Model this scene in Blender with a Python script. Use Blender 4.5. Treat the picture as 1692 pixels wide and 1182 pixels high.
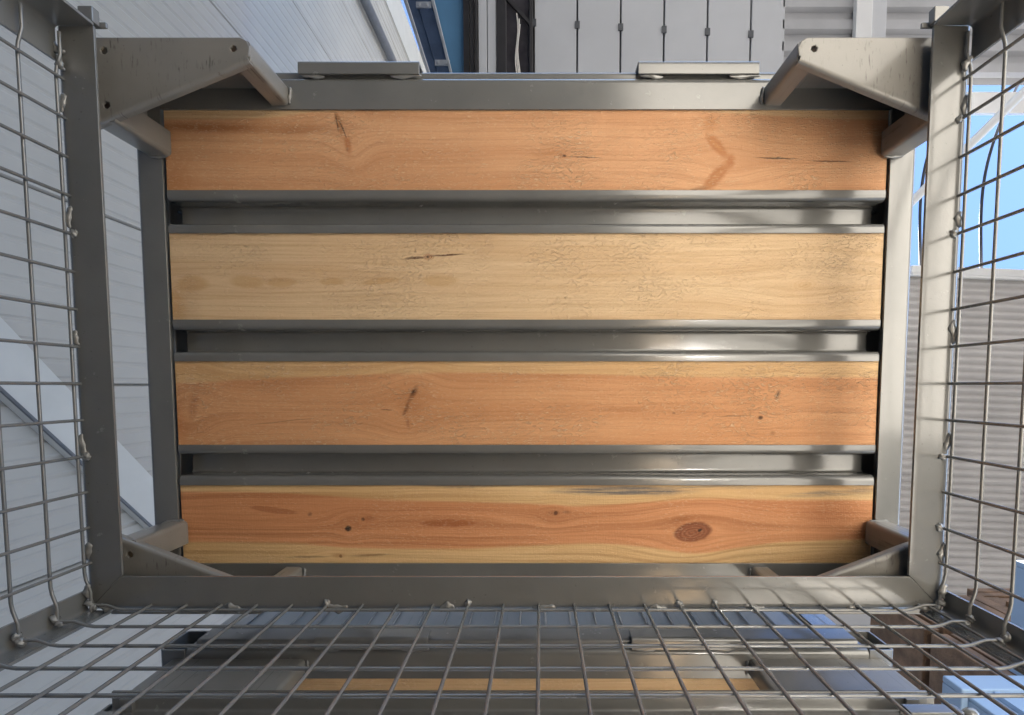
import bpy, bmesh, math, random
from mathutils import Vector, Matrix
random.seed(7)
R = math.radians
for o in list(bpy.data.objects): bpy.data.objects.remove(o)
sc = bpy.context.scene
C = sc.collection
CZ = 0.245                      # camera height; positions below are metres

# ------------------------------------------------------------------ camera
cam_d = bpy.data.cameras.new('camera'); cam = bpy.data.objects.new('camera', cam_d); C.objects.link(cam)
cam_d.sensor_width = 36.0; cam_d.lens = 36.0 * 870 / 1692
cam_d.shift_x = -47 / 1692; cam_d.shift_y = 104 / 1692
cam_d.clip_start = 0.02; cam_d.clip_end = 600
cam.location = (0, 0, CZ)
tilt = R(3.7)                   # looking almost straight up, out of the lower box
cam.rotation_euler = (math.pi - tilt, 0, 0)
sc.camera = cam

# ------------------------------------------------------------------ world, sun, exposure
SUN_EL, SUN_AZ = R(64), math.atan2(0.86, -0.51)
w = bpy.data.worlds.new('World'); sc.world = w; w.use_nodes = True
nt = w.node_tree; nt.nodes.clear()
sky = nt.nodes.new('ShaderNodeTexSky'); sky.sky_type = 'NISHITA'; sky.sun_disc = False
sky.dust_density = 0.0; sky.air_density = 0.45; sky.ozone_density = 2.0; sky.sun_elevation = SUN_EL; sky.sun_rotation = SUN_AZ
bg = nt.nodes.new('ShaderNodeBackground'); bg.inputs[1].default_value = 0.05
wo = nt.nodes.new('ShaderNodeOutputWorld')
nt.links.new(sky.outputs[0], bg.inputs[0]); nt.links.new(bg.outputs[0], wo.inputs[0])
sl = bpy.data.lights.new('sun', 'SUN'); sl.energy = 5.0; sl.angle = R(0.53); sl.color = (1, 0.95, 0.87)
so = bpy.data.objects.new('sun', sl); C.objects.link(so)
sd = Vector((math.sin(SUN_AZ) * math.cos(SUN_EL), math.cos(SUN_AZ) * math.cos(SUN_EL), math.sin(SUN_EL)))
so.rotation_euler = sd.to_track_quat('Z', 'Y').to_euler(); so.location = sd * 30
vs = sc.view_settings
vs.view_transform = 'Standard'; vs.look = 'None'; vs.gamma = 1.0; vs.use_curve_mapping = False
vs.exposure = 3.7
sc.render.engine = 'CYCLES'
sc.cycles.max_bounces = 6; sc.cycles.diffuse_bounces = 4; sc.cycles.glossy_bounces = 3

# ------------------------------------------------------------------ node helpers
class NB:
    def __init__(s, name):
        s.m = bpy.data.materials.new(name); s.m.use_nodes = True
        s.t = s.m.node_tree; s.t.nodes.clear()
        s.out = s.t.nodes.new('ShaderNodeOutputMaterial')
        s.b = s.t.nodes.new('ShaderNodeBsdfPrincipled')
        s.t.links.new(s.b.outputs[0], s.out.inputs[0])
    def put(s, sock, v):
        if isinstance(v, bpy.types.NodeSocket): s.t.links.new(v, sock)
        elif isinstance(v, (tuple, list)) and len(v) == 3 and sock.type == 'RGBA': sock.default_value = (*v, 1)
        else: sock.default_value = v
    def M(s, op, a, b=None, c=None, clamp=False):
        n = s.t.nodes.new('ShaderNodeMath'); n.operation = op; n.use_clamp = clamp
        for i, v in enumerate((a, b, c)):
            if v is not None: s.put(n.inputs[i], v)
        return n.outputs[0]
    def mix(s, f, a, b, mode='MIX'):
        n = s.t.nodes.new('ShaderNodeMix'); n.data_type = 'RGBA'; n.blend_type = mode
        s.put(n.inputs[0], f); s.put(n.inputs[6], a); s.put(n.inputs[7], b)
        return n.outputs[2]
    def obj(s):
        return s.t.nodes.new('ShaderNodeTexCoord').outputs['Object']
    def sep(s, v):
        n = s.t.nodes.new('ShaderNodeSeparateXYZ'); s.put(n.inputs[0], v); return n.outputs
    def comb(s, x, y, z):
        n = s.t.nodes.new('ShaderNodeCombineXYZ')
        for i, v in enumerate((x, y, z)): s.put(n.inputs[i], v)
        return n.outputs[0]
    def noise(s, vec, scale, detail=3, rough=0.55, dist=0.0):
        n = s.t.nodes.new('ShaderNodeTexNoise'); s.put(n.inputs['Vector'], vec)
        n.inputs['Scale'].default_value = scale; n.inputs['Detail'].default_value = detail
        n.inputs['Roughness'].default_value = rough; n.inputs['Distortion'].default_value = dist
        return n.outputs['Fac']
    def step(s, v, lo, hi):
        n = s.t.nodes.new('ShaderNodeMapRange'); n.interpolation_type = 'SMOOTHSTEP'
        s.put(n.inputs[0], v); n.inputs[1].default_value = lo; n.inputs[2].default_value = hi
        n.inputs[3].default_value = 0; n.inputs[4].default_value = 1
        return n.outputs[0]
    def rstep(s, v, lo, hi):          # 1 below lo, 0 above hi
        return s.M('SUBTRACT', 1.0, s.step(v, lo, hi))
    def ramp(s, v, pts, interp='B_SPLINE'):
        n = s.t.nodes.new('ShaderNodeValToRGB'); s.put(n.inputs[0], v); cr = n.color_ramp
        cr.interpolation = interp
        while len(cr.elements) > 1: cr.elements.remove(cr.elements[-1])
        for i, (p, col) in enumerate(pts):
            e = cr.elements[0] if i == 0 else cr.elements.new(p)
            e.position = p; e.color = (*col, 1) if len(col) == 3 else col
        return n.outputs[0]
    def bump(s, h, dist, strength=1.0, prev=None):
        n = s.t.nodes.new('ShaderNodeBump'); s.put(n.inputs['Height'], h)
        n.inputs['Distance'].default_value = dist; n.inputs['Strength'].default_value = strength
        if prev is not None: s.t.links.new(prev, n.inputs['Normal'])
        return n.outputs[0]
    def set(s, **k):
        for a, v in k.items(): s.put(s.b.inputs[a.replace('_', ' ')], v)
        return s.m

def paint(name, col, rough=0.3, coat=0.5, scuff=0.0, peel=0.00012):
    n = NB(name); o = n.obj()
    big = n.noise(o, 6, 4); fine = n.noise(o, 160, 3)
    c = n.mix(n.step(big, 0.3, 0.75), tuple(x * 0.86 for x in col), tuple(min(1, x * 1.08) for x in col))
    dust = n.step(n.noise(o, 38, 5, 0.7), 0.55, 0.8)
    c = n.mix(n.M('MULTIPLY', dust, 0.02), c, (0.30, 0.28, 0.25))
    speck = n.step(n.noise(o, 210, 1), 0.74, 0.78)
    c = n.mix(n.M('MULTIPLY', speck, 0.45), c, (0.07, 0.065, 0.06))
    rg = n.M('ADD', rough, n.M('MULTIPLY', dust, 0.03))
    if scuff:
        x, y, z = n.sep(o)
        st = n.noise(n.comb(n.M('MULTIPLY', x, 260), n.M('MULTIPLY', y, 45), 0.0), 1.0, 3, 0.6)
        zone = n.step(n.noise(o, 22, 3), 0.40, 0.60)
        sm = n.M('MULTIPLY', n.step(st, 0.56, 0.72), zone)
        c = n.mix(n.M('MULTIPLY', sm, scuff), c, (0.05, 0.043, 0.036))
        wear = n.M('MULTIPLY', n.step(n.noise(o, 60, 5, 0.75), 0.6, 0.7), zone)
        c = n.mix(n.M('MULTIPLY', wear, scuff * 0.7), c, (0.10, 0.075, 0.055))
        rg = n.M('ADD', rg, n.M('MULTIPLY', sm, 0.2))
    bm_ = n.bump(n.noise(o, 420, 2), peel, 1.0)
    bm_ = n.bump(n.noise(o, 9, 2), 0.0012, 1.0, bm_)
    n.set(Base_Color=c, Roughness=rg, Normal=bm_, Coat_Weight=coat, Coat_Roughness=0.13, Specular_IOR_Level=0.5)
    return n.m

def wood(name, sap, heart, bounds=None, marks=(), knots=(), ring=0.5, freq=70, seed=0.0, fuzz=1.0, warp=0.010):
    """sawn board; object X runs along the grain, object Y across it (box-local metres)."""
    sap = tuple(min(.8, x * 1.13) for x in sap); heart = tuple(min(.8, x * 1.13) for x in heart)
    n = NB(name); o = n.obj(); u, v, z = n.sep(o)
    lw = n.noise(n.comb(n.M('MULTIPLY', u, 2.6), n.M('MULTIPLY', v, 7.0), seed), 1.0, 3, 0.5)
    vv = n.M('ADD', v, n.M('MULTIPLY', n.M('SUBTRACT', lw, 0.5), warp * 2))
    def ell(ku, kv, a, b, ang, uu, v_):
        du = n.M('SUBTRACT', uu, ku); dv = n.M('SUBTRACT', v_, kv); c, s_ = math.cos(ang), math.sin(ang)
        p = n.M('ADD', n.M('MULTIPLY', du, c / a), n.M('MULTIPLY', dv, s_ / a))
        q = n.M('ADD', n.M('MULTIPLY', du, -s_ / b), n.M('MULTIPLY', dv, c / b))
        return n.M('SQRT', n.M('ADD', n.M('MULTIPLY', p, p), n.M('MULTIPLY', q, q)))
    w1 = n.noise(o, 45, 3); w2 = n.noise(o, 52, 3, 0.6)
    for (ku, kv, a, b, ang) in knots:               # the grain bends round each knot
        d = ell(ku, kv, a * 2.2, b * 2.2, ang, u, v)
        g = n.M('POWER', 2.718, n.M('MULTIPLY', n.M('MULTIPLY', d, d), -1.0))
        vv = n.M('SUBTRACT', vv, n.M('MULTIPLY', n.M('MULTIPLY', n.M('SUBTRACT', v, kv), g), 0.85))
    g1 = n.noise(n.comb(n.M('MULTIPLY', u, 1.1), n.M('MULTIPLY', vv, freq * 2.2), seed), 1.0, 2, 0.5)
    g2 = n.noise(n.comb(n.M('MULTIPLY', u, 6.0), n.M('MULTIPLY', vv, freq * 6.0), seed + 3), 1.0, 3, 0.6)
    lines = n.step(g1, 0.50, 0.66)
    broad = n.noise(n.comb(n.M('MULTIPLY', u, 2.2), n.M('MULTIPLY', vv, 24), seed + 8), 1.0, 3, 0.55)
    def tone(c):
        dk = tuple(x * y for x, y in zip(c, (0.62, 0.50, 0.40)))
        k = n.mix(n.M('MULTIPLY', lines, ring), c, dk)
        k = n.mix(n.M('MULTIPLY', n.step(g2, 0.42, 0.72), 0.34 + ring * 0.25), k, dk)
        return n.mix(n.M('MULTIPLY', n.step(broad, 0.35, 0.75), 0.48), k, tuple(x * y for x, y in zip(c, (0.76, 0.62, 0.50))))
    col = tone(heart)
    if bounds:
        sc_ = tone(sap); un = n.M('MULTIPLY', n.M('ADD', u, 0.6), 1 / 1.2)
        hm = None
        for side, pts in bounds:
            off = min(p[1] for p in pts) - 0.02
            cv = n.ramp(un, [((p[0] + 0.6) / 1.2, ((p[1] - off) * 5,) * 3) for p in pts])
            bd = n.M('ADD', n.M('MULTIPLY', cv, 0.2), off)
            d = n.M('SUBTRACT', n.M('ADD', v, n.M('MULTIPLY', n.M('SUBTRACT', g1, 0.5), 0.004)), bd)
            d = n.M('ADD', d, n.M('MULTIPLY', n.M('SUBTRACT', lw, 0.5), 0.006))
            mk = n.step(d, -0.003, 0.003)
            if side == 'below': mk = n.M('SUBTRACT', 1.0, mk)
            hm = mk if hm is None else n.M('MULTIPLY', hm, mk)
        col = n.mix(hm, sc_, col)
    # marks: (u, v, a, b, angle, colour, strength, softness, streaky)
    uw = n.M('ADD', u, n.M('MULTIPLY', n.M('SUBTRACT', w1, 0.5), 0.009))
    vw = n.M('ADD', v, n.M('MULTIPLY', n.M('SUBTRACT', w2, 0.5), 0.0035))
    dep = None
    for (ku, kv, a, b, ang, c, st, soft, streak) in marks:
        d = ell(ku, kv, a, b, ang, uw, vw)
        mk = n.M('MULTIPLY', n.rstep(d, max(0.0, 1 - soft), 1.0), st)
        if streak == 1: mk = n.M('MULTIPLY', mk, n.step(n.noise(n.comb(n.M('MULTIPLY', u, 9), n.M('MULTIPLY', v, 330), seed), 1.0, 4, 0.7), 0.30, 0.58))
        if streak == 2: mk = n.M('MULTIPLY', mk, n.M('ADD', 0.55, n.M('MULTIPLY', n.M('SINE', n.M('MULTIPLY', d, 26)), 0.45)))
        if streak == 3: dep = mk if dep is None else n.M('MAXIMUM', dep, mk)
        col = n.mix(mk, col, c)
    # saw fuzz
    clus = n.step(n.noise(o, 9, 4, 0.65), 0.38, 0.72)
    f1 = n.noise(n.comb(n.M('MULTIPLY', u, 150), n.M('MULTIPLY', v, 430), seed), 1.0, 2, 0.6, 0.5)
    f2 = n.noise(n.comb(n.M('MULTIPLY', u, 900), n.M('MULTIPLY', v, 60), seed), 1.0, 1)
    fz = n.M('MULTIPLY', n.step(f1, 0.50, 0.70), n.M('ADD', 0.25, clus))
    col = n.mix(n.M('MULTIPLY', fz, 0.5 * fuzz), col, (0.80, 0.60, 0.40))
    col = n.mix(n.M('MULTIPLY', n.step(f1, 0.58, 0.38), 0.0), col, (0.2, 0.1, 0.05))
    pits = n.M('MULTIPLY', n.rstep(f1, 0.30, 0.40), clus)
    col = n.mix(n.M('MULTIPLY', pits, 0.07 * fuzz), col, (0.26, 0.13, 0.055))
    saw = n.step(f2, 0.35, 0.7)
    h = n.M('ADD', n.M('MULTIPLY', fz, 1.0 * fuzz), n.M('ADD', n.M('MULTIPLY', n.noise(n.comb(n.M('MULTIPLY', u, 8.0), n.M('MULTIPLY', v, freq * 7.0), seed + 5), 1.0, 2, 0.6), 0.6), n.M('MULTIPLY', saw, 0.12)))
    n.set(Base_Color=col, Roughness=0.62, Specular_IOR_Level=0.3, Normal=n.bump(h, 0.0012, 1.0))
    return n.m

def plain(name, col, rough=0.5, metal=0.0, var=0.12, scale=8, bump=0.0, **k):
    n = NB(name); o = n.obj()
    f = n.noise(o, scale, 4, 0.6)
    c = n.mix(n.step(f, 0.3, 0.7), tuple(x * (1 - var) for x in col), tuple(min(1, x * (1 + var)) for x in col))
    n.set(Base_Color=c, Roughness=rough, Metallic=metal, **k)
    if bump: n.set(Normal=n.bump(n.noise(o, scale * 12, 3), bump))
    return n.m

PAINT = paint('stone_grey_paint', (0.140, 0.138, 0.130), rough=0.26, coat=1.0)
SCUFF = paint('scuffed_grey_paint', (0.20, 0.190, 0.172), rough=0.35, coat=0.4, scuff=0.85)
DUSTY = paint('dusty_floor_paint', (0.22, 0.215, 0.20), rough=0.42, coat=0.5, scuff=0.2)
WELD = paint('weld_paint', (0.17, 0.168, 0.158), rough=0.18, coat=1.0)
BRN = (0.085, 0.030, 0.010); DRK = (0.022, 0.012, 0.008); RED = (0.27, 0.085, 0.025); GREY = (0.16, 0.14, 0.125)
SAP = (0.62, 0.40, 0.185); HRT = (0.49, 0.225, 0.082)

# ------------------------------------------------------------------ mesh helpers
cache = {}
def link(name, me, mat, parent=None, bevel=0.0, loc=None, rot=None, scale=None):
    o = bpy.data.objects.new(name, me); C.objects.link(o)
    if mat is not None and not me.materials: me.materials.append(mat)
    if parent is not None: o.parent = parent
    if loc is not None: o.location = loc
    if rot is not None: o.rotation_euler = rot
    if scale is not None: o.scale = scale
    if bevel:
        b = o.modifiers.new('edge', 'BEVEL'); b.width = bevel; b.segments = 2; b.limit_method = 'ANGLE'; b.angle_limit = R(50)
    return o
def mesh(name, v, f, smooth=40):
    me = bpy.data.meshes.new(name); me.from_pydata([tuple(p) for p in v], [], f); me.validate()
    bm = bmesh.new(); bm.from_mesh(me); bmesh.ops.recalc_face_normals(bm, faces=bm.faces); bm.to_mesh(me); bm.free()
    if smooth:
        me.shade_smooth(); me.set_sharp_from_angle(angle=R(smooth))
    me.update(); return me
class MB:
    def __init__(s): s.v = []; s.f = []
    def add(s, v, f):
        k = len(s.v); s.v += [tuple(p) for p in v]; s.f += [tuple(i + k for i in q) for q in f]; return s
    def box(s, x0, x1, y0, y1, z0, z1):
        v = [(x, y, z) for z in (z0, z1) for y in (y0, y1) for x in (x0, x1)]
        return s.add(v, [(0, 2, 3, 1), (4, 5, 7, 6), (0, 1, 5, 4), (2, 6, 7, 3), (0, 4, 6, 2), (1, 3, 7, 5)])
    def tube(s, pts, r, n=8):
        pts = [Vector(p) for p in pts]; rings = []
        up = Vector((0.3, 0.5, 0.81))
        for i, p in enumerate(pts):
            t = (pts[min(i + 1, len(pts) - 1)] - pts[max(i - 1, 0)]).normalized()
            a = t.cross(up).normalized(); b = t.cross(a)
            rings.append([p + (a * math.cos(2 * math.pi * k / n) + b * math.sin(2 * math.pi * k / n)) * r for k in range(n)])
        v = [q for rg in rings for q in rg]; f = []
        for i in range(len(rings) - 1):
            for k in range(n): f.append((i * n + k, i * n + (k + 1) % n, (i + 1) * n + (k + 1) % n, (i + 1) * n + k))
        f.append(tuple(range(n))[::-1]); f.append(tuple((len(rings) - 1) * n + k for k in range(n)))
        return s.add(v, f)
    def prism(s, poly, z0, z1):
        n = len(poly)
        v = [(x, y, z0) for x, y in poly] + [(x, y, z1) for x, y in poly]
        f = [tuple(range(n))[::-1], tuple(range(n, 2 * n))] + [(i, (i + 1) % n, n + (i + 1) % n, n + i) for i in range(n)]
        return s.add(v, f)
    def me(s, name, smooth=40): return mesh(name, s.v, s.f, smooth)

def fillet(poly, r, n=4):
    out = [Vector(poly[0])]
    for i in range(1, len(poly) - 1):
        p, a, b = Vector(poly[i]), Vector(poly[i - 1]), Vector(poly[i + 1])
        da, db = (a - p), (b - p); rr = min(r, da.length * .49, db.length * .49)
        A, B = p + da.normalized() * rr, p + db.normalized() * rr
        for k in range(n + 1):
            t = k / n; out.append(A * (1 - t) ** 2 + p * 2 * t * (1 - t) + B * t * t)
    out.append(Vector(poly[-1])); return out
def strip(name, poly, t, r, a0, a1, mp, nf=4):
    """sheet of thickness t bent along a 2D polyline, extruded from a0 to a1 (numbers or functions of p, q)"""
    P = fillet(poly, r, nf); L, Rr = [], []
    for i, p in enumerate(P):
        d0 = (P[i] - P[i - 1]).normalized() if i else (P[1] - P[0]).normalized()
        d1 = (P[i + 1] - P[i]).normalized() if i < len(P) - 1 else d0
        d = (d0 + d1).normalized(); nrm = Vector((-d.y, d.x)); k = 1 / max(0.5, d.dot(d0))
        L.append(p + nrm * t / 2 * k); Rr.append(p - nrm * t / 2 * k)
    loop = L + Rr[::-1]; n = len(loop); m = len(P)
    f0 = a0 if callable(a0) else (lambda p, q: a0); f1 = a1 if callable(a1) else (lambda p, q: a1)
    v = [mp(p.x, p.y, f0(p.x, p.y)) for p in loop] + [mp(p.x, p.y, f1(p.x, p.y)) for p in loop]
    f = [(i, (i + 1) % n, n + (i + 1) % n, n + i) for i in range(n)]
    for i in range(m - 1):
        f.append((i, i + 1, n - 2 - i, n - 1 - i)); f.append((n + n - 1 - i, n + n - 2 - i, n + i + 1, n + i))
    return mesh(name, v, f, 35)
def curve_plate(name, outline, holes, z, t, bev=0.0012):
    cu = bpy.data.curves.new(name, 'CURVE'); cu.dimensions = '2D'; cu.fill_mode = 'BOTH'; cu.extrude = t / 2 - bev; cu.bevel_depth = bev; cu.bevel_resolution = 1
    for lp in [outline] + holes:
        sp = cu.splines.new('POLY'); sp.points.add(len(lp) - 1); sp.use_cyclic_u = True
        for p, q in zip(sp.points, lp): p.co = (q[0], q[1], 0, 1)
    ob = bpy.data.objects.new(name, cu); me = bpy.data.meshes.new_from_object(ob)
    bpy.data.objects.remove(ob); me.transform(Matrix.Translation((0, 0, z))); me.name = name
    me.shade_smooth(); me.set_sharp_from_angle(angle=R(40)); return me
def empty(name, label, cat, loc=(0, 0, 0), group=None):
    o = bpy.data.objects.new(name, None); C.objects.link(o); o.location = loc; o.empty_display_size = .1
    o['label'] = label; o['category'] = cat
    if group: o['group'] = group
    return o
def tag(o, label, cat, group=None):
    o['label'] = label; o['category'] = cat
    if group: o['group'] = group
    return o
def bead_mesh(name, L, seed):
    rnd = random.Random(seed); bm = bmesh.new(); bmesh.ops.create_icosphere(bm, subdivisions=3, radius=1)
    for v in bm.verts:
        k = 1 + 0.20 * math.sin(v.co.x * 7 + seed) + rnd.uniform(-.06, .06)
        v.co = Vector((v.co.x * L / 2, v.co.y * .0055 * k, v.co.z * .0042 * k))
        v.co.y += .002 * math.sin(v.co.x * 160 + seed)
    me = bpy.data.meshes.new(name); bm.to_mesh(me); bm.free(); me.shade_smooth(); me.materials.append(WELD); return me
BEADS = [bead_mesh('weld_bead', L, i) for i, L in enumerate((.030, .036, .026, .040))]
DROP = bead_mesh('weld_drop', .011, 9)

# ------------------------------------------------------------------ ground
g = NB('concrete'); o = g.obj()
gc = g.mix(g.step(g.noise(o, 0.7, 5, .6), .3, .7), (0.31, 0.30, 0.28), (0.39, 0.378, 0.352))
gc = g.mix(g.M('MULTIPLY', g.step(g.noise(o, 40, 4), .5, .8), .3), gc, (0.2, 0.195, 0.18))
g.set(Base_Color=gc, Roughness=.85, Normal=g.bump(g.noise(o, 90, 4), .003))
ground = link('ground', MB().box(-150, 150, -150, 150, -.3, -.02).me('ground', 0), plain('asphalt', (.05, .05, .052), .85, var=.3, scale=3, bump=.004)); ground['kind'] = 'structure'
slab = link('pavement', MB().box(-2.6, 2.4, -2.4, 3.2, -.15, 0).me('pavement', 0), g.m, bevel=.004); slab['kind'] = 'structure'

# ------------------------------------------------------------------ the mesh box
HX, HY = .60, .3925              # mesh planes
FX, FY, FI, FJ = .6185, .4135, .5755, .364
ZR, ZF = .965, .114              # rim flange underside, floor frame underside (above the foot plates)
WR = .0022
def foot_mesh():
    # corner at (-,-): a triangular pressed base plate, its folded lip, and the wall wrapped round it
    x0, y0, xe, ye = -.5985, -.399, -.372, -.2815
    yi = -.370
    hole = lambda cx, cy, r: [(cx + r * math.cos(a * math.pi / 3 + .3), cy + r * math.sin(a * math.pi / 3 + .3)) for a in range(6)]
    # hypotenuse from (xe, yi) to (x0+.03, ye)
    A = Vector((xe, yi)); B = Vector((x0, ye)); d = (B - A).normalized(); nr = Vector((-d.y, d.x))
    if nr.dot(Vector((x0, y0)) - A) < 0: nr = -nr
    Ai, Bi = A + nr * .0085, B + nr * .0085
    out = [(x0, y0), (xe - .012, y0), (xe - .004, y0 + .004), (xe, y0 + .012), (xe - .002, Ai.y + .001), (Ai.x - .004, Ai.y + .002), (x0, Bi.y)]
    plate = curve_plate('base_plate', out, [hole(xe - .021, y0 + .0135, .0058), hole(x0 + .030, y0 + .016, .0065), hole(x0 + .030, y0 + .087, .0065)], .002, .004)
    lipL = (B - A).length
    def mp(p, q, a):
        b = A + d * a + nr * p; return (b.x, b.y, q)
    lip = strip('lip', [(.0084, .002), (.001, .002), (.001, .012)], .004, .0055, .001, lipL - .004, mp, 6)
    e = .002
    plan = [(xe - .027, yi), (xe - e, yi), (xe - e, y0 + e), (x0 + e, y0 + e), (x0 + e, ye - .012), (x0 + .037, ye - .012), (x0 + .037, ye - .048)]
    plan = [(p[0] , p[1] - .001) if i < 2 else p for i, p in enumerate(plan)]
    wall = strip('wall', plan, .004, .0055, .0045, ZF - .0005, lambda p, q, a: (p, q, a), 4)
    return plate, lip, wall
FOOT = foot_mesh()
def mir(me, sx, sy):
    m2 = me.copy(); m2.transform(Matrix.Diagonal((sx, sy, 1, 1)))
    if sx * sy < 0: m2.flip_normals()
    return m2
FEET = {(sx, sy): [mir(m, sx, sy) for m in FOOT] for sx in (1, -1) for sy in (1, -1)}
def L(name, key, fn, mat, parent, **k):
    if key not in cache: cache[key] = fn()
    return link(name, cache[key], mat, parent, **k)
def wire_me(pts): return MB().tube(pts, WR, 8).me('wire', 50)
def panel_wires(side, front=False):
    """list of polylines for one mesh wall: uprights then bent-ended level wires"""
    ups, lev = [], []
    zt, zb = ZR + .003, .168
    nz = [ZR - .006 - k * .0508 for k in range(16)]
    if side in ('left', 'right'):
        s = -1 if side == 'left' else 1
        xo, xi = s * (HX - .0035), s * (HX - .0035 - 2 * WR)
        y = -.3505 + .0255
        for k in range(14): ups.append([(xi, -.3245 + k * .0499, zb), (xi, -.3245 + k * .0499, zt)])
        for z in nz:
            xb = s * (HX - .0105)
            lev.append([(xb, -HY + .012, z), (xb, -HY + .040, z), (s * (HX - .005), -HY + .056, z), (xo, -HY + .066, z), (xo, -.1, z), (xo, .1, z), (xo, HY - .056, z), (s * (HX - .005), HY - .046, z), (xb, HY - .030, z), (xb, HY - .008, z)])
    else:
        s = 1 if side == 'back' else -1
        yo, yi = s * (HY - .0035), s * (HY - .0035 - 2 * WR)
        for k in range(23): ups.append([(.0325 + (k - 11) * .0494, yi, zb), (.0325 + (k - 11) * .0494, yi, zt)])
        for z in nz:
            yb = s * (HY - .0105)
            lev.append([(-HX + .010, yb, z), (-HX + .032, yb, z), (-HX + .048, s * (HY - .005), z), (-HX + .058, yo, z), (-.2, yo, z), (.2, yo, z), (HX - .058, yo, z), (HX - .048, s * (HY - .005), z), (HX - .032, yb, z), (HX - .010, yb, z)])
    return ups, lev
def box_build(name, label, loc, woods, walls, detail, rim_front=False, group=None):
    t = empty(name, label, 'mesh box', loc, group)
    # floor frame
    for s in (-1, 1):
        L('side_rail', ('sr', s), lambda: strip('side_rail', [(FX - FI, ZF + .002), (.002, ZF + .002), (.002, ZF + .07), (.085, ZF + .07)], .004, .007, -FY, FY, lambda p, q, a: (s * (FX - p), a, q)), PAINT, t, bevel=.0006)
        L('front_rail' if s < 0 else 'back_rail', ('fr', s), lambda: strip('cross_rail', [(FY - FJ, ZF + .0021), (.002, ZF + .0021), (.002, ZF + .07), (.03, ZF + .07)], .004, .008, -FI + .0005, FI - .0005, lambda p, q, a: (a, s * (FY - p), q)), PAINT, t, bevel=.0006)
    L('sill', 'sill', lambda: strip('sill', [(.011, 0), (0, 0), (0, .05)], .003, .005, -.56, .56, lambda p, q, a: (a, -FY - .0115 + p, ZF + .010 + q)), PAINT, t)
    for cy in (-.207, -.0035, .1995):
        L('hat_profile', ('hat', detail), lambda: strip('hat_profile', [(-.0335, .002), (-.0195, .002), (-.0185, .037), (.0185, .037), (.0195, .002), (.0335, .002)], .004, .008, -.571, .571, lambda p, q, a: (a, p, ZF + q), 6), DUSTY if detail else PAINT, t, loc=(0, cy, 0), bevel=.0006)
    ye = [(-.3835, -.2293), (-.1847, -.0258), (.0188, .1772), (.2218, .3835)]
    for i, (a, b) in enumerate(ye):
        L('plank', ('pl', i, woods[i].name), lambda: MB().box(-.5735, .5735, a, b, ZF + .0045, ZF + .044).me('plank', 0), woods[i], t, bevel=.0015)
    # feet
    for (sx, sy), (pl, lp, wl) in FEET.items():
        f = link('foot', pl, SCUFF, t)
        link('folded_lip', lp, SCUFF, f); link('foot_wall', wl, SCUFF, f, bevel=.0006)
        link('weld_bead', BEADS[0], None, f, loc=(sx * -.3695, sy * -.384, ZF - .0015), rot=(0, 0, math.pi / 2), scale=(.9, .55, .8))
        link('weld_bead', BEADS[2], None, f, loc=(sx * -.580, sy * -.2915, ZF - .0015), scale=(1.2, .55, .8))
    for x in (-.261, .2695):
        L('fork_guard', ('fg', x), lambda: strip('fork_guard', [(.0185, 0), (0, 0), (0, .035)], .004, .004, x - .0945, x + .0945, lambda p, q, a: (a, -FY - .0205 + p, ZF - .002 + q)), PAINT, t, bevel=.0006)
        for dx in (-.073, .073):
            link('weld_bead', BEADS[0 if dx < 0 else 3], None, t, loc=(x + dx, -FY - .0010, ZF + .0008), scale=(1.25, .75, .55))
    # corner posts
    for sx in (-1, 1):
        for sy in (-1, 1):
            w = .052 if sy < 0 else .034
            L('post', ('post', sx, sy), lambda: strip('post', [(sx * (HX + .001), sy * (HY - (.045 if sy < 0 else .030))), (sx * (HX + .001), sy * (HY + .001)), (sx * (HX - w), sy * (HY + .001))], .004, .008, ZF + .072, ZR - .0005, lambda p, q, a: (p, q, a)), PAINT, t, bevel=.0006)
            L('stacking_pad', ('pad', sx, sy), lambda: MB().box(min(sx * (HX - .004), sx * (HX - .026)), max(sx * (HX - .004), sx * (HX - .026)), min(sy * (HY - .006), sy * (HY - .036)), max(sy * (HY - .006), sy * (HY - .036)), ZR + .0045, .9878).me('stacking_pad', 0), PAINT, t)
        L('stacking_guide', ('guide', sx), lambda: MB().box(min(sx * (HX - .053), sx * (HX - .034)), max(sx * (HX - .053), sx * (HX - .034)), -HY - .022, -HY - .003, ZR - .004, ZR + .008).box(min(sx * (HX - .060), sx * (HX - .034)), max(sx * (HX - .060), sx * (HX - .034)), -HY - .010, -HY - .003, ZR + .009, ZR + .013).me('stacking_guide', 0), PAINT, t, bevel=.001)
    # top rim
    g_ = .0004
    for s in (-1, 1):
        L('rim_rail', ('rs', s), lambda: strip('rim_rail', [(.0505, ZR + .002), (.002, ZR + .002), (.002, ZR + .022)], .004, .006, -HY, (lambda p, q: HY - p - g_), lambda p, q, a: (s * (HX - p), a, q)), PAINT, t, bevel=.0006)
    L('rim_rail', 'rb', lambda: strip('rim_rail', [(.0485, ZR + .002), (.002, ZR + .002), (.002, ZR + .022)], .004, .006, (lambda p, q: -HX + p + g_), (lambda p, q: HX - p - g_), lambda p, q, a: (a, HY - p, q)), PAINT, t, bevel=.0006)
    if rim_front:
        L('front_flap_rail', 'rf', lambda: strip('front_flap_rail', [(-.030, ZR + .004), (0, ZR + .004), (0, ZR - .030)], .004, .006, -HX + .02, HX - .02, lambda p, q, a: (a, -HY + p, q)), PAINT, t, bevel=.0006)
    if rim_front:
        L('flap_base', 'fb', lambda: strip('flap_base', [(.012, ZF + .030), (0, ZF + .030), (0, ZF + .30)], .004, .005, -HX + .03, HX - .03, lambda p, q, a: (a, -HY + .004 + p, q)), DUSTY, t, bevel=.0006)
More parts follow.
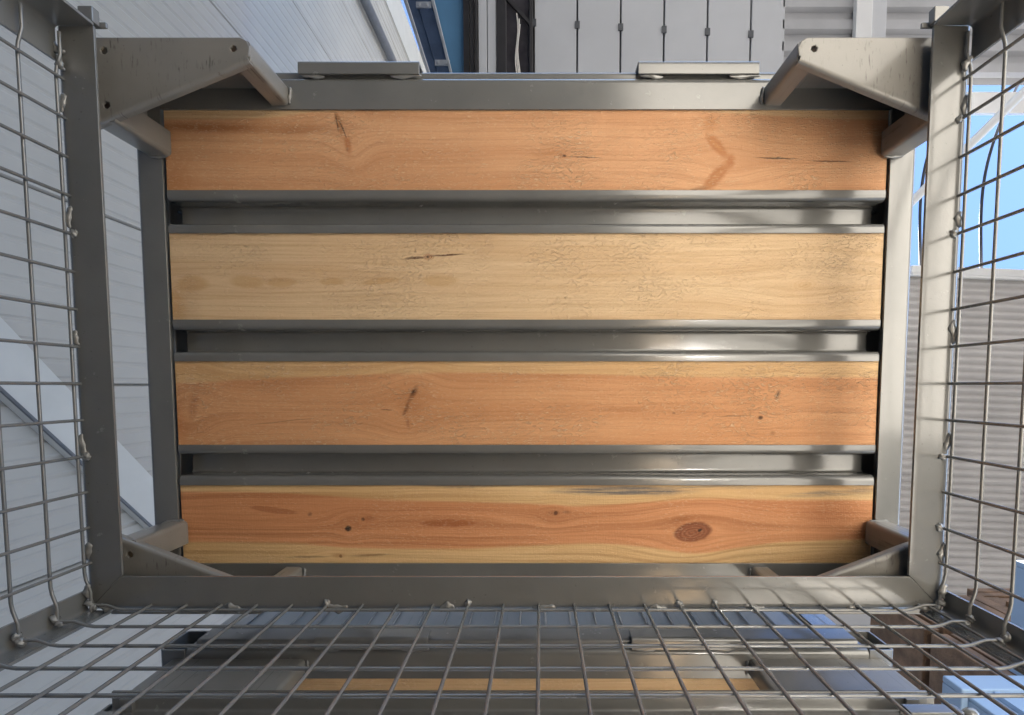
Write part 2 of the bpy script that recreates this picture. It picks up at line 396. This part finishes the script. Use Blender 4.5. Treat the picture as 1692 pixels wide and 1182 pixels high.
    for wl in walls:
        ups, lev = panel_wires(wl)
        if wl == 'front':
            ups = [[(a[0], -HY - .004, .19), (a[0], -HY - .0015, .215), (b[0], -HY - .001, .5), (b[0], -HY + .0005, ZR - .02)] for a, b in ups]; lev = [[(x_, -HY + .004, z_) for x_, y_, z_ in p] for p in lev]
        if detail:
            for i, p in enumerate(ups): L('wire', ('w', wl, 'u', i), lambda: wire_me(p), PAINT, t)
            for i, p in enumerate(lev): L('wire', ('w', wl, 'l', i), lambda: wire_me(p), PAINT, t)
        else:
            def pm():
                b = MB()
                for p in ups + lev: b.tube(p, WR, 6)
                return b.me('mesh_panel', 50)
            q = L('mesh_panel', ('mp', wl), pm, PAINT, t); q['kind'] = 'stuff'
    # weld beads along the rim
    if detail:
        rnd = random.Random(3)
        for i in range(5):
            for s in (-1, 1):
                y = -.292 + i * .1505 + rnd.uniform(-.006, .006)
                link('weld_bead', BEADS[(i + (s > 0)) % 4], None, t, loc=(s * (HX - .0045), y, ZR + .0005), rot=(0, 0, math.pi / 2 + rnd.uniform(-.08, .08)), scale=(.85, rnd.uniform(.8, 1.15), .9))
        for i, px in enumerate((-.432, -.285, -.131, .006, .166, .30, .441)):
            link('weld_bead', BEADS[i % 4], None, t, loc=(px + .035, HY - .004, ZR + .0005), rot=(0, 0, rnd.uniform(-.06, .06) + (0 if i % 2 else math.pi)), scale=(.85, rnd.uniform(.8, 1.2), .9))
        for (x, y, z, r_) in ((-HX + .008, -HY + .05, ZR - .004, 1.2), (-HX + .004, -HY + .03, ZR - .002, .6), (HX - .008, -HY + .05, ZR - .004, 1.9), (-HX + .030, HY - .006, ZR - .004, .2), (-HX + .006, HY - .030, ZR - .006, 1.5), (HX - .03, HY - .006, ZR - .004, .1), (HX - .006, HY - .03, ZR - .006, 1.6)):
            link('weld_bead', BEADS[1], None, t, loc=(x, y, z), rot=(0, 0, r_), scale=(.6, .9, .9))
        for i in range(14):
            wl = ('left', 'right', 'back')[i % 3]
            if wl == 'back': p = (.0325 + rnd.choice((-6, -5, -2, 1, 4, 5)) * .0494, HY - .010, ZR)
            else: p = ((-1 if wl == 'left' else 1) * (HX - .011), -.3245 + rnd.choice((1, 4, 6, 9, 10, 12)) * .0499, ZR)
            link('weld_bead', DROP, None, t, loc=p, rot=(0, 0, rnd.uniform(0, 3)))
        for wl, s in (('left', -1), ('right', 1)):
            for k in range(5):
                link('weld_bead', DROP, None, t, loc=(s * (HX - .008), HY - .014, ZR - .006 - k * .0508), rot=(0, 0, 1.2 + k), scale=(.9, 1, 1.3))
                link('weld_bead', DROP, None, t, loc=(s * (HX - .014), HY - .008, ZR - .006 - k * .0508), rot=(0, 0, .2 + k), scale=(.9, 1, 1.3))
    return t

# boards of the box overhead, each with its own figure (u along, v across, box metres)
W1 = wood('board_orange', (.60, .42, .24), (0.56, 0.305, 0.158), [('above', [(-.58, -.350), (-.40, -.351), (-.30, -.367), (0, -.362), (.25, -.368), (.45, -.352), (.58, -.350)])],
    marks=[(-.50, -.338, .16, .011, .02, (.30, .11, .035), .8, .9, 0), (-.36, -.335, .07, .013, -.05, (.30, .11, .035), .5, .9, 0), (-.56, -.25, .05, .06, 0, (.42, .16, .045), .5, .9, 0),
      (-.296, -.345, .006, .022, -.25, (.36, .15, .055), .7, .4, 0), (-.290, -.336, .0018, .022, -.45, DRK, .75, .6, 3), (-.299, -.345, .0015, .018, -.10, DRK, .7, .6, 3), (-.283, -.312, .008, .022, -.12, (.38, .13, .04), .75, .8, 0), (-.284, -.305, .003, .005, 0, BRN, .5, .9, 0),
      (.058, -.295, .012, .006, 0, (.33, .11, .035), .8, .7, 2), (.062, -.295, .004, .0025, 0, DRK, .8, .6, 3), (.092, -.2925, .035, .0013, .03, DRK, .75, .6, 3), (.035, -.298, .04, .006, -.1, (.40, .16, .055), .4, .9, 0),
      (.303, -.310, .034, .011, .80, (.40, .145, .045), .75, .6, 0), (.303, -.310, .030, .006, .80, (.55, .26, .10), .7, .9, 1), (.325, -.287, .010, .016, .2, (.42, .155, .05), .75, .8, 0), (.302, -.262, .038, .013, -.84, (.38, .14, .045), .75, .6, 0), (.302, -.262, .034, .007, -.84, (.52, .24, .09), .7, .9, 1), (.275, -.242, .022, .007, -.2, (.20, .085, .03), .8, .8, 1), (.29, -.345, .02, .018, .6, (.47, .20, .07), .6, .9, 0),
      (.40, -.291, .045, .0016, .03, DRK, .8, .6, 3), (.485, -.2865, .045, .0016, .02, BRN, .8, .6, 3), (.40, -.292, .006, .0028, 0, DRK, .7, .7, 3)],
    knots=[(.06, -.295, .014, .007, 0), (.325, -.288, .03, .02, 0), (-.288, -.335, .014, .03, -.3), (.44, -.289, .03, .004, 0)], ring=.20, freq=60, seed=1.3)
W2 = wood('board_pale', SAP, (0.625, 0.452, 0.272), None,
    marks=[(-.157, -.137, .011, .0065, 0, (.30, .11, .038), .95, .4, 2), (-.157, -.137, .003, .0028, 0, DRK, .85, .6, 3), (-.178, -.1355, .022, .0030, -.07, BRN, .9, .7, 3), (-.128, -.140, .040, .0022, -.06, BRN, .9, .7, 3),
      (-.54, -.095, .032, .017, 0, (.47, .25, .095), .5, .5, 0), (-.45, -.098, .035, .013, .04, (.47, .26, .10), .45, .5, 0), (-.395, -.097, .03, .009, 0, (.47, .26, .10), .45, .4, 0), (-.312, -.098, .024, .007, 0, (.47, .26, .10), .5, .35, 0), (-.235, -.099, .035, .006, -.1, (.47, .26, .10), .45, .35, 0), (-.14, -.10, .035, .011, 0, (.48, .27, .105), .4, .45, 0),
      (.449, -.093, .030, .014, -.1, (.53, .31, .13), .45, .8, 2), (.45, -.092, .010, .006, 0, (.45, .24, .09), .4, .8, 2), (-.57, -.06, .03, .05, 0, (.52, .26, .085), .5, .9, 0)],
    knots=[(-.157, -.137, .010, .007, 0), (.449, -.093, .045, .018, -.1), (-.47, -.098, .12, .012, 0)], ring=.24, freq=48, seed=4.1, fuzz=1.15)
W3 = wood('board_two_tone', (0.62, 0.41, 0.21), (0.575, 0.297, 0.142), [('above', [(-.58, .066), (-.40, .058), (-.17, .047), (.05, .050), (.23, .056), (.42, .056), (.58, .056)])],
    marks=[(-.186, .083, .007, .022, .55, BRN, .9, .8, 1), (-.186, .080, .003, .005, .4, DRK, .8, .7, 3), (-.197, .106, .0045, .020, .35, BRN, .85, .8, 1), (-.196, .128, .005, .018, -.2, (.26, .09, .03), .6, .8, 1), (-.19, .10, .03, .03, .4, (.40, .15, .05), .4, .9, 0),
      (.410, .084, .0048, .0105, .42, (.22, .12, .06), .95, .3, 2), (.410, .084, .0020, .0075, .42, DRK, .7, .6, 3), (.383, .121, .0065, .0048, 0, BRN, .85, .6, 0), (.383, .121, .0025, .002, 0, DRK, .7, .6, 3), (.34, .119, .04, .0017, -.03, BRN, .55, .8, 0), (.404, .147, .007, .006, .3, (.25, .11, .04), .7, .9, 1),
      (-.545, .10, .010, .038, .18, (.30, .095, .028), .55, .9, 1), (-.575, .13, .03, .05, 0, (.42, .14, .035), .5, .9, 0), (.24, .114, .004, .003, 0, BRN, .5, .8, 0), (.29, .115, .005, .003, 0, BRN, .5, .8, 0), (-.40, .128, .09, .0013, -.10, BRN, .4, .8, 0), (-.23, .109, .012, .0012, .02, BRN, .7, .6, 3), (.16, .108, .05, .006, 0, (.36, .14, .045), .4, .6, 0)],
    knots=[(-.19, .10, .02, .025, .4), (.41, .084, .010, .013, .3), (.383, .122, .010, .007, 0), (-.55, .11, .02, .03, 0)], ring=.34, freq=58, seed=7.7, fuzz=1.1)
W4 = wood('board_knotty', (0.66, 0.45, 0.225), (0.60, 0.282, 0.132), [('above', [(-.58, .243), (-.40, .246), (-.27, .258), (-.10, .262), (.05, .267), (.10, .271), (.23, .259), (.30, .255), (.40, .260), (.58, .258)]),
      ('below', [(-.58, .330), (-.38, .330), (-.30, .341), (-.10, .341), (.05, .332), (.16, .331), (.23, .342), (.28, .350), (.34, .342), (.42, .328), (.58, .324)])],
    marks=[(-.297, .306, .0065, .0062, 0, BRN, .95, .4, 0), (-.297, .306, .0042, .004, 0, DRK, .9, .5, 3), (-.272, .290, .0042, .0038, 0, DRK, .8, .7, 3), (-.262, .289, .016, .006, 0, (.30, .09, .028), .5, .9, 0), (-.36, .282, .006, .005, 0, BRN, .55, .9, 0),
      (.047, .280, .0050, .0042, 0, DRK, .92, .5, 3), (.045, .280, .015, .006, 0, (.25, .075, .022), .7, .7, 2), (.065, .279, .010, .004, 0, BRN, .55, .8, 1),
      (.270, .308, .052, .030, -.14, (.46, .17, .06), .6, .9, 2), (.276, .312, .035, .0185, -.14, (.20, .06, .025), .9, .22, 0), (.275, .313, .032, .0160, -.14, (.36, .135, .065), .85, .35, 2), (.288, .309, .006, .0032, -.5, DRK, .9, .6, 3), (.255, .292, .030, .009, -.2, (.27, .08, .022), .5, .9, 1), (.29, .325, .03, .006, -.2, (.27, .085, .024), .45, .9, 1),
      (-.311, .353, .0034, .0038, 0, DRK, .92, .5, 3), (-.315, .352, .018, .006, 0, (.42, .20, .075), .6, .8, 0), (-.365, .354, .05, .0028, -.02, BRN, .6, .9, 0), (-.26, .351, .05, .0030, -.04, BRN, .55, .9, 0),
      (-.10, .231, .11, .0085, 0, GREY, 1.0, .6, 1), (.16, .243, .15, .011, 0, GREY, 1.0, .6, 1), (.30, .236, .14, .006, 0, (.24, .19, .14), .7, .8, 1), (.50, .247, .10, .007, -.06, GREY, .75, .8, 1), (.56, .24, .05, .02, 0, (.25, .17, .10), .4, .9, 0),
      (-.13, .297, .055, .007, 0, (.33, .095, .028), .7, .35, 0), (-.42, .275, .045, .006, .12, (.34, .10, .03), .55, .3, 0), (.50, .285, .08, .035, 0, (.36, .12, .04), .45, .9, 0)],
    knots=[(-.297, .306, .012, .011, 0), (.047, .281, .014, .009, 0), (.276, .312, .040, .022, -.14), (-.311, .353, .02, .008, 0), (-.27, .29, .01, .006, 0), (-.13, .297, .06, .010, 0), (-.45, .28, .07, .010, 0)], ring=.62, freq=46, seed=11.2, fuzz=.45, warp=.013)
WP = wood('board_new', SAP, (0.66, 0.47, 0.27), None, ring=.3, freq=55, seed=5.2)
WG = wood('board_plain', SAP, (0.66, 0.55, 0.42), None, ring=.15, freq=55, seed=2.2)

lower = box_build('mesh_box', 'grey painted steel mesh box seen from inside, wire walls at left, right and bottom', (-.035, -.0785, 0), [WG] * 4, ('left', 'right', 'back'), True)
upper = box_build('mesh_box', 'grey steel box stacked overhead, underside of four wooden planks filling the middle', (-.0225, -.0705, .988), [W1, W2, W3, W4], ('left', 'right', 'back'), False)
DY = .926
nbl = box_build('mesh_box', 'neighbouring grey mesh box behind the lower wire wall, its flap rail nearest the bottom edge', (-.03, -.0705 + DY, 0), [WP] * 4, ('left', 'right', 'front'), False, True)
nbu = box_build('mesh_box', 'upper box of the stack behind, a pale plank showing through the lower wire wall', (-.0225, -.0705 + DY, .988), [WP] * 4, ('left', 'right', 'front'), False, True)

# latch on the neighbouring box's corner
t = empty('latch', 'small grey spring latch with round knob at lower right behind the wire wall', 'latch', (.522, .444, .93))
link('latch_body', strip('latch_body', [(0, 0), (0, .022), (.030, .022), (.030, 0)], .003, .005, -.035, .035, lambda p, q, a: (a, p - .015, q - .02)), PAINT, t, bevel=.0005)
sp = MB(); sp.tube([(-.03 + k * .0012, .006 * math.cos(k * 1.1), -.012 + .006 * math.sin(k * 1.1)) for k in range(46)], .0011, 5); link('spring', sp.me('spring', 60), PAINT, t)
sp = MB(); sp.tube([(.045 + .001 * k, 0, -.008) for k in range(2)], .004, 8)
prof = [(0, .002), (.004, .009), (.010, .012), (.016, .010), (.020, .004), (.026, .004), (.030, .008), (.034, .004)]
v = []; f = []
for i, (z_, r_) in enumerate(prof):
    for k in range(14): v.append((.058 + r_ * math.cos(k * math.pi / 7), r_ * math.sin(k * math.pi / 7), -.012 - z_ + .02))
for i in range(len(prof) - 1):
    for k in range(14): f.append((i * 14 + k, i * 14 + (k + 1) % 14, (i + 1) * 14 + (k + 1) % 14, (i + 1) * 14 + k))
f += [tuple(range(14)), tuple(range((len(prof) - 1) * 14, len(prof) * 14))]
link('knob', mesh('knob', v, f), PAINT, t)

# ------------------------------------------------------------------ warehouse wall on the left
XW = -2.66
WHITE = plain('white_cladding', (0.30, 0.280, 0.248), .45, var=.05, scale=1.2)
TRIM = plain('white_trim', (0.74, 0.74, 0.735), .4, var=.03, scale=3)
FLASH = plain('pale_grey_flashing', (0.39, 0.375, 0.345), .45, var=.05, scale=3)
DARKM = plain('dark_grey_metal', (0.075, 0.08, 0.09), .4)
wh = empty('warehouse', 'white ribbed warehouse wall rising on the left behind the wire mesh', 'building', (XW, 0, 0))
PW, RIB, WH = 1.03, .103, 15.0
def panel():
    pts = []
    y = 0.006
    pts.append((-.03, 0.0)); pts.append((-.012, .004)); pts.append((0, .012))
    k = 0
    for i in range(10):
        a = .012 + i * (PW - .024) / 10; b = .012 + (i + 1) * (PW - .024) / 10
        pts += [(0, a + .004), (0, b - .036), (-.006, b - .024), (-.006, b - .012), (0, b)]
    pts += [(-.012, PW - .004), (-.03, PW)]
    n = len(pts); v = [(x, y, z) for z in (0.02, WH) for x, y in pts] + [(-.08, 0, .02), (-.08, PW, .02), (-.08, 0, WH), (-.08, PW, WH)]
    f = [(i, i + 1, n + i + 1, n + i) for i in range(n - 1)] + [(2 * n, 2 * n + 2, 2 * n + 3, 2 * n + 1), (0, 2 * n, 2 * n + 2, n), (n - 1, 2 * n - 1, 2 * n + 3, 2 * n + 1)]
    return mesh('wall_panel', v, f, 25)
pm = panel()
for i in range(-7, 6):
    link('wall_panel', pm, WHITE, wh, loc=(0, i * PW - 0.01 + .0, 0))
link('wall_core', MB().box(-.5, -.09, -7.25, 6.2, 0, WH - .1).me('wall_core', 0), DARKM, wh)
dp = MB(); dp.tube([(.10, -5.62, .3), (.10, -5.62, WH)], .07, 14); link('downpipe', dp.me('downpipe'), DARKM, wh)
link('corner_trim', MB().box(.002, .03, -7.25, -6.55, .02, WH).me('corner_trim', 0), FLASH, wh)
link('added_shade_roof', MB().box(-.6, 9.3, -30, 30, WH + .02, WH + .3).me('added_shade_roof', 0), WHITE, wh)  # unseen roof added to keep sun and sky light off the wall
# sloping flashing
dg = MB()
a0, b0 = (-.62, 2.295), (.98, 3.88)
pts = [(-1.2, 1.72 + CZ), (1.6, 4.5 + CZ), (1.97, 4.5 + CZ), (-.8, 1.72 + CZ)]
v = [(.002, p, q) for p, q in pts] + [(.045, p, q) for p, q in pts]
link('sloping_flashing', mesh('sloping_flashing', v, [(0, 1, 2, 3), (4, 5, 6, 7), (0, 1, 5, 4), (1, 2, 6, 5), (2, 3, 7, 6), (3, 0, 4, 7)], 0), FLASH, wh, bevel=.003)
v = [(.046, p + dy, q) for p, q, dy in ((1.97, 4.5 + CZ, -.0), (-.8, 1.72 + CZ, -.0), (-.8, 1.72 + CZ, -.022), (1.97, 4.5 + CZ, -.022))]
v += [(x + .012, y, z) for x, y, z in v]
link('flashing_shadow_strip', mesh('flashing_shadow_strip', v, [(0, 1, 2, 3), (4, 5, 6, 7), (0, 1, 5, 4), (1, 2, 6, 5), (2, 3, 7, 6), (3, 0, 4, 7)], 0), DARKM, wh)  # dark strip modelling the shadow line along the flashing's lower edge

# ------------------------------------------------------------------ canopies overhead
H = 5.0 + CZ
PANEL = plain('canopy_panel_white', (0.53, 0.54, 0.56), .5, var=.03, scale=2)
STEELB = plain('blue_grey_steel', (0.12, 0.17, 0.27), .3, metal=.7)
GALV = plain('galvanised', (0.55, 0.57, 0.60), .35, metal=.8)
BLUE = plain('blue_sheet', (0.10, 0.26, 0.46), .5, var=.06, scale=2)
DARKB = plain('dark_brown_frame', (0.03, 0.028, 0.03), .35)
GLASS = plain('tinted_glass', (0.06, 0.055, 0.06), .05, var=.4, scale=3)
pc = empty('panel_canopy', 'pale panelled canopy roof with dark joints and clips at the top', 'canopy', (0, 0, H))
x = -.06
for i in range(6):
    x1 = min(x + .394, 2.225)
    pl = link('roof_panel', MB().box(x + .008, x1 - .008, -5.2, -2.3, 0, .06).me('roof_panel', 0), PANEL, pc, bevel=.004)
    link('clip', MB().box(x - .022, x + .022, -3.29 + .02 * i - .03, -3.29 + .02 * i + .03, -.012, .012).me('clip', 0), DARKM, pl)
    x = x1
link('backing', MB().box(-.1, 2.32, -5.2, -2.3, .065, .09).me('backing', 0), DARKB, pc)
link('added_shade_deck', MB().box(-.70, 2.2, -2.29, 4.5, 0, .06).me('added_shade_deck', 0), PANEL, pc)  # unseen deck added above the boxes to block sun and sky light
link('added_shade_deck', MB().box(2.205, 3.46, -.1, 4.5, 0, .06).me('added_shade_deck', 0), PANEL, pc)  # unseen piece added to shade the timber and crates from the sun
link('white_beam', MB().box(-.56, -.485, -5.2, -2.3, -.03, .12).box(-.478, -.402, -5.2, -2.3, -.025, .12).me('white_beam', 0), PANEL, pc, bevel=.004)
link('dark_beam', MB().box(-.70, -.645, -5.2, -2.3, -.01, .12).box(-.635, -.60, -5.2, -2.3, -.03, .12).box(-.592, -.568, -5.2, -2.3, -.05, .12).me('dark_beam', 0), DARKB, pc, bevel=.003)
wn = link('roof_window', MB().box(-.395, -.31, -5.2, -2.3, -.04, .06).box(-.10, -.068, -5.2, -2.3, -.04, .06).box(-.31, -.10, -2.62, -2.3, -.04, .06).me('roof_window', 0), DARKB, pc, bevel=.004)
link('pane', MB().box(-.309, -.101, -5.2, -2.62, .01, .02).me('pane', 0), GLASS, wn)
bb = MB().prism([(-.309, -3.52), (-.101, -3.30), (-.101, -3.26), (-.309, -3.48)], -.03, .008); link('glazing_bar', bb.me('glazing_bar', 0), DARKB, wn)
cb = MB()
for k, dx in enumerate((0, .012, .02)):
    cb.tube([(-.215 + dx + .012 * math.sin(q * .9 + k), -3.36 + .05 * k + q * .075, -.02 - .004 * k) for q in range(9)], .006, 6)
tag(link('rope', cb.me('rope'), plain('white_rope', (.8, .76, .7), .7), None, loc=(0, 0, H)), 'frayed white rope hanging across the dark roof window at the top', 'rope')
tag(link('blue_roof_sheet', MB().prism([(-1.55, -5.2), (-.705, -5.2), (-.705, -2.2), (-.85, -2.2)], .1, .13).me('blue_roof_sheet', 0), BLUE, None, loc=(0, 0, H)), 'blue roof sheet between gutter and dark beam at the top', 'roof sheet')
gt = empty('gutter', 'blue grey metal gutter with brackets slanting past the blue sheet at the top', 'gutter', (0, 0, H))
def gx(y): return -1.24 + (y + 3.49) * .325           # left edge
for nm, o0, o1, z0, z1, mt in (('gutter_lip', 0, .035, -.06, .05, GALV), ('gutter_wall', .036, .12, -.01, .05, STEELB), ('gutter_floor', .121, .25, -.03, .05, STEELB), ('gutter_edge', .251, .28, -.06, .05, GALV)):
    s1 = -.105 / .64
    q = lambda off, y: gx(y) + off * (1 + (y + 3.49) * -.28)
    link(nm, MB().prism([(q(o0, -5.2), -5.2), (q(o1, -5.2), -5.2), (q(o1, -2.2), -2.2), (q(o0, -2.2), -2.2)], z0, z1).me(nm, 0), mt, gt, bevel=.004)
for y in (-3.42, -2.92, -4.1):
    link('bracket', MB().box(gx(y) + .10, gx(y) + .235, y - .025, y + .025, -.045, -.031).box(gx(y) + .12, gx(y) + .14, y - .01, y + .01, -.055, -.045).box(gx(y) + .19, gx(y) + .21, y - .01, y + .01, -.055, -.045).me('bracket', 0), GALV, gt, bevel=.002)
def corrug(x0, x1, y0, y1, per, amp, kind, name):
    ys = []; n = int((y1 - y0) / per)
    for i in range(n + 1):
        b = y0 + i * per
        if kind == 'trap': ys += [(b, 0), (b + per * .42, 0), (b + per * .55, amp), (b + per * .87, amp)]
        else: ys += [(b + per * k / 6, amp * (.5 + .5 * math.cos(2 * math.pi * k / 6))) for k in range(6)]
    v = [(x, y, z) for x in (x0, x1) for y, z in ys] + [(x, y, z + .004) for x in (x0, x1) for y, z in ys]; m = len(ys)
    f = [(i, i + 1, m + i + 1, m + i) for i in range(m - 1)] + [(2 * m + i, 3 * m + i, 3 * m + i + 1, 2 * m + i + 1) for i in range(m - 1)]
    return mesh(name, v, f, 30 if kind == 'trap' else 60)
CORR = plain('grey_corrugated', (0.42, 0.42, 0.43), .5, var=.08, scale=1.5)
CORR2 = plain('warm_grey_corrugated', (0.50, 0.48, 0.465), .5, var=.1, scale=1.5)
c1 = empty('corrugated_canopy', 'grey corrugated roof with white beam at the top right corner', 'canopy', (0, 0, H), None)
link('roof_sheet', corrug(2.2, 13, -5.6, -2.75, .19, .045, 'trap', 'roof_sheet'), CORR, c1)
link('beam', MB().box(2.83, 2.975, -5.6, -2.7, -.06, -.002).me('beam', 0), TRIM, c1, bevel=.004)
link('beam', MB().box(2.985, 3.12, -5.6, -2.7, -.03, -.002).me('beam', 0), PANEL, c1, bevel=.004)
link('edge_trim', MB().box(3.2, 13, -2.69, -2.50, .0, .04).me('edge_trim', 0), TRIM, c1, bevel=.004)
c2 = empty('corrugated_canopy', 'low corrugated roof with white edge beam beyond the right wire wall', 'canopy', (0, 0, H), None)
c2.rotation_euler = (0, 0, R(2.2))
link('roof_sheet', corrug(3.41, 13, -1.16, 4.2, .072, .026, 'sine', 'roof_sheet'), CORR2, c2)
link('edge_beam', MB().box(3.41, 13, -1.255, -1.185, -.03, .05).box(3.41, 13, -1.18, -1.16, -.045, .05).me('edge_beam', 0), TRIM, c2, bevel=.003)
pole = MB().tube([(2.6, -1.04, 4.5 + CZ), (5.0, -3.44, 4.5 + CZ)], .035, 12)
tag(link('pole', pole.me('pole'), TRIM), 'thin white pole crossing the blue sky at the right', 'pole')
def smooth_pts(P, n=8):
    P = [Vector(p) for p in P]; out = []
    for i in range(len(P) - 1):
        a, b, c, d = P[max(i - 1, 0)], P[i], P[i + 1], P[min(i + 2, len(P) - 1)]
        for k in range(n):
            t_ = k / n; out.append(.5 * ((2 * b) + (c - a) * t_ + (2 * a - 5 * b + 4 * c - d) * t_ ** 2 + (3 * b - a - 3 * c + d) * t_ ** 3))
    return out + [P[-1]]
Zc = 5.12 + CZ
CAB = plain('dark_cable', (0.02, 0.024, 0.035), .7)
def arc(cx, cy, r, a0, a1): return [(cx + r * math.cos(R(a0 + (a1 - a0) * k / 30)), cy + r * math.sin(R(a0 + (a1 - a0) * k / 30)), Zc + .25 * abs(k / 15 - 1) ** 3) for k in range(31)]
tag(link('cable', MB().tube(arc(6.02, -1.76, 1.83, 226, 150), .013, 10).me('cable'), CAB), 'dark curved cable against the sky seen through the right wire wall', 'cable')
tag(link('cable', MB().tube(arc(5.21, -1.79, 1.60, 230, 150), .013, 10).me('cable'), CAB), 'dark curved cable seen in the narrow gap beside the right rim rail', 'cable')

# ------------------------------------------------------------------ timber stacks and crates at the lower right
ROUGH = plain('weathered_timber', (0.20, 0.115, 0.065), .8, var=.35, scale=9, bump=.004)
def timber(label, loc, sx, sy, h, th, along, n_lim):
    t = empty('timber_stack', label, 'timber stack', loc, None); rnd = random.Random(len(label))
    z = 0; i = 0
    while z < h:
        d = rnd.uniform(-.03, .03); e = rnd.uniform(-.03, .03)
        if along:
            link('board', MB().box(d, sx + d, e, sy + e, z, z + th * .82).me('board', 0), ROUGH, t, bevel=.004)
        else:
            nb_ = int(sx / .09)
            if z > h - 2.2 * th:
                for k in range(nb_): link('board', MB().box(k * .09, k * .09 + .075, e + rnd.uniform(-.02, .02), sy, z, z + th * .9).me('board', 0), ROUGH, t, bevel=.004)
            else: link('board', MB().box(0, sx, .03, sy, z, z + th * .8).me('board', 0), ROUGH, t)
        z += th
    return t
timber('stack of brown upright slats showing dark gaps at the lower right', (1.84, 1.17, 0), .75, .6, 2.82, .45, False, 0)
timber('tall stack of flat weathered boards under the corrugated roof at right', (2.47, 1.17, 0), 1.4, 1.0, 3.2, .06, True, 0)
CRATE = plain('pale_blue_plastic', (0.27, 0.38, 0.54), .4, var=.04, scale=5)
def crate(label, loc, sx, sy, h):
    t = empty('plastic_crate', label, 'crate', loc, None)
    w_ = .012
    link('crate_body', MB().box(0, sx, 0, w_, 0, h).box(0, sx, sy - w_, sy, 0, h).box(0, w_, w_ + .001, sy - w_ - .001, 0, h).box(sx - w_, sx, w_ + .001, sy - w_ - .001, 0, h).box(w_ + .001, sx - w_ - .001, w_ + .001, sy - w_ - .001, 0, .012).me('crate_body', 0), CRATE, t, bevel=.003)
    link('crate_rim', MB().box(-.02, sx + .02, -.02, -.0005, h - .07, h + .005).box(-.02, -.0005, 0, sy, h - .07, h + .005).box(sx + .0005, sx + .02, 0, sy, h - .07, h + .005).me('crate_rim', 0), CRATE, t, bevel=.004)
    for k in range(4):
        link('crate_rib', MB().box(sx * (k + .5) / 4 - .008, sx * (k + .5) / 4 + .008, -.015, -.0005, .02, h - .072).me('crate_rib', 0), CRATE, t)
        link('crate_rib', MB().box(-.015, -.0005, sy * (k + .5) / 4 - .008, sy * (k + .5) / 4 + .008, .02, h - .072).me('crate_rib', 0), CRATE, t)
    return t
ORD = ('topmost', 'second from the top', 'third from the top', 'fourth from the top', 'second from the ground', 'lowest')
for k in range(6):
    crate('pale blue plastic crate, %s of the stack at the lower right corner' % ORD[k], (1.22, .88, 1.765 - .29 * (k + 1)), .6, .4, .285)['group'] = 'pale blue crates at the lower right corner'
    crate('larger pale blue plastic crate, %s of the stack beside the timber' % ORD[k], (1.77, .66, 2.155 - .35 * (k + 1)), .6, .4, .345)['group'] = 'pale blue crates beside the timber'
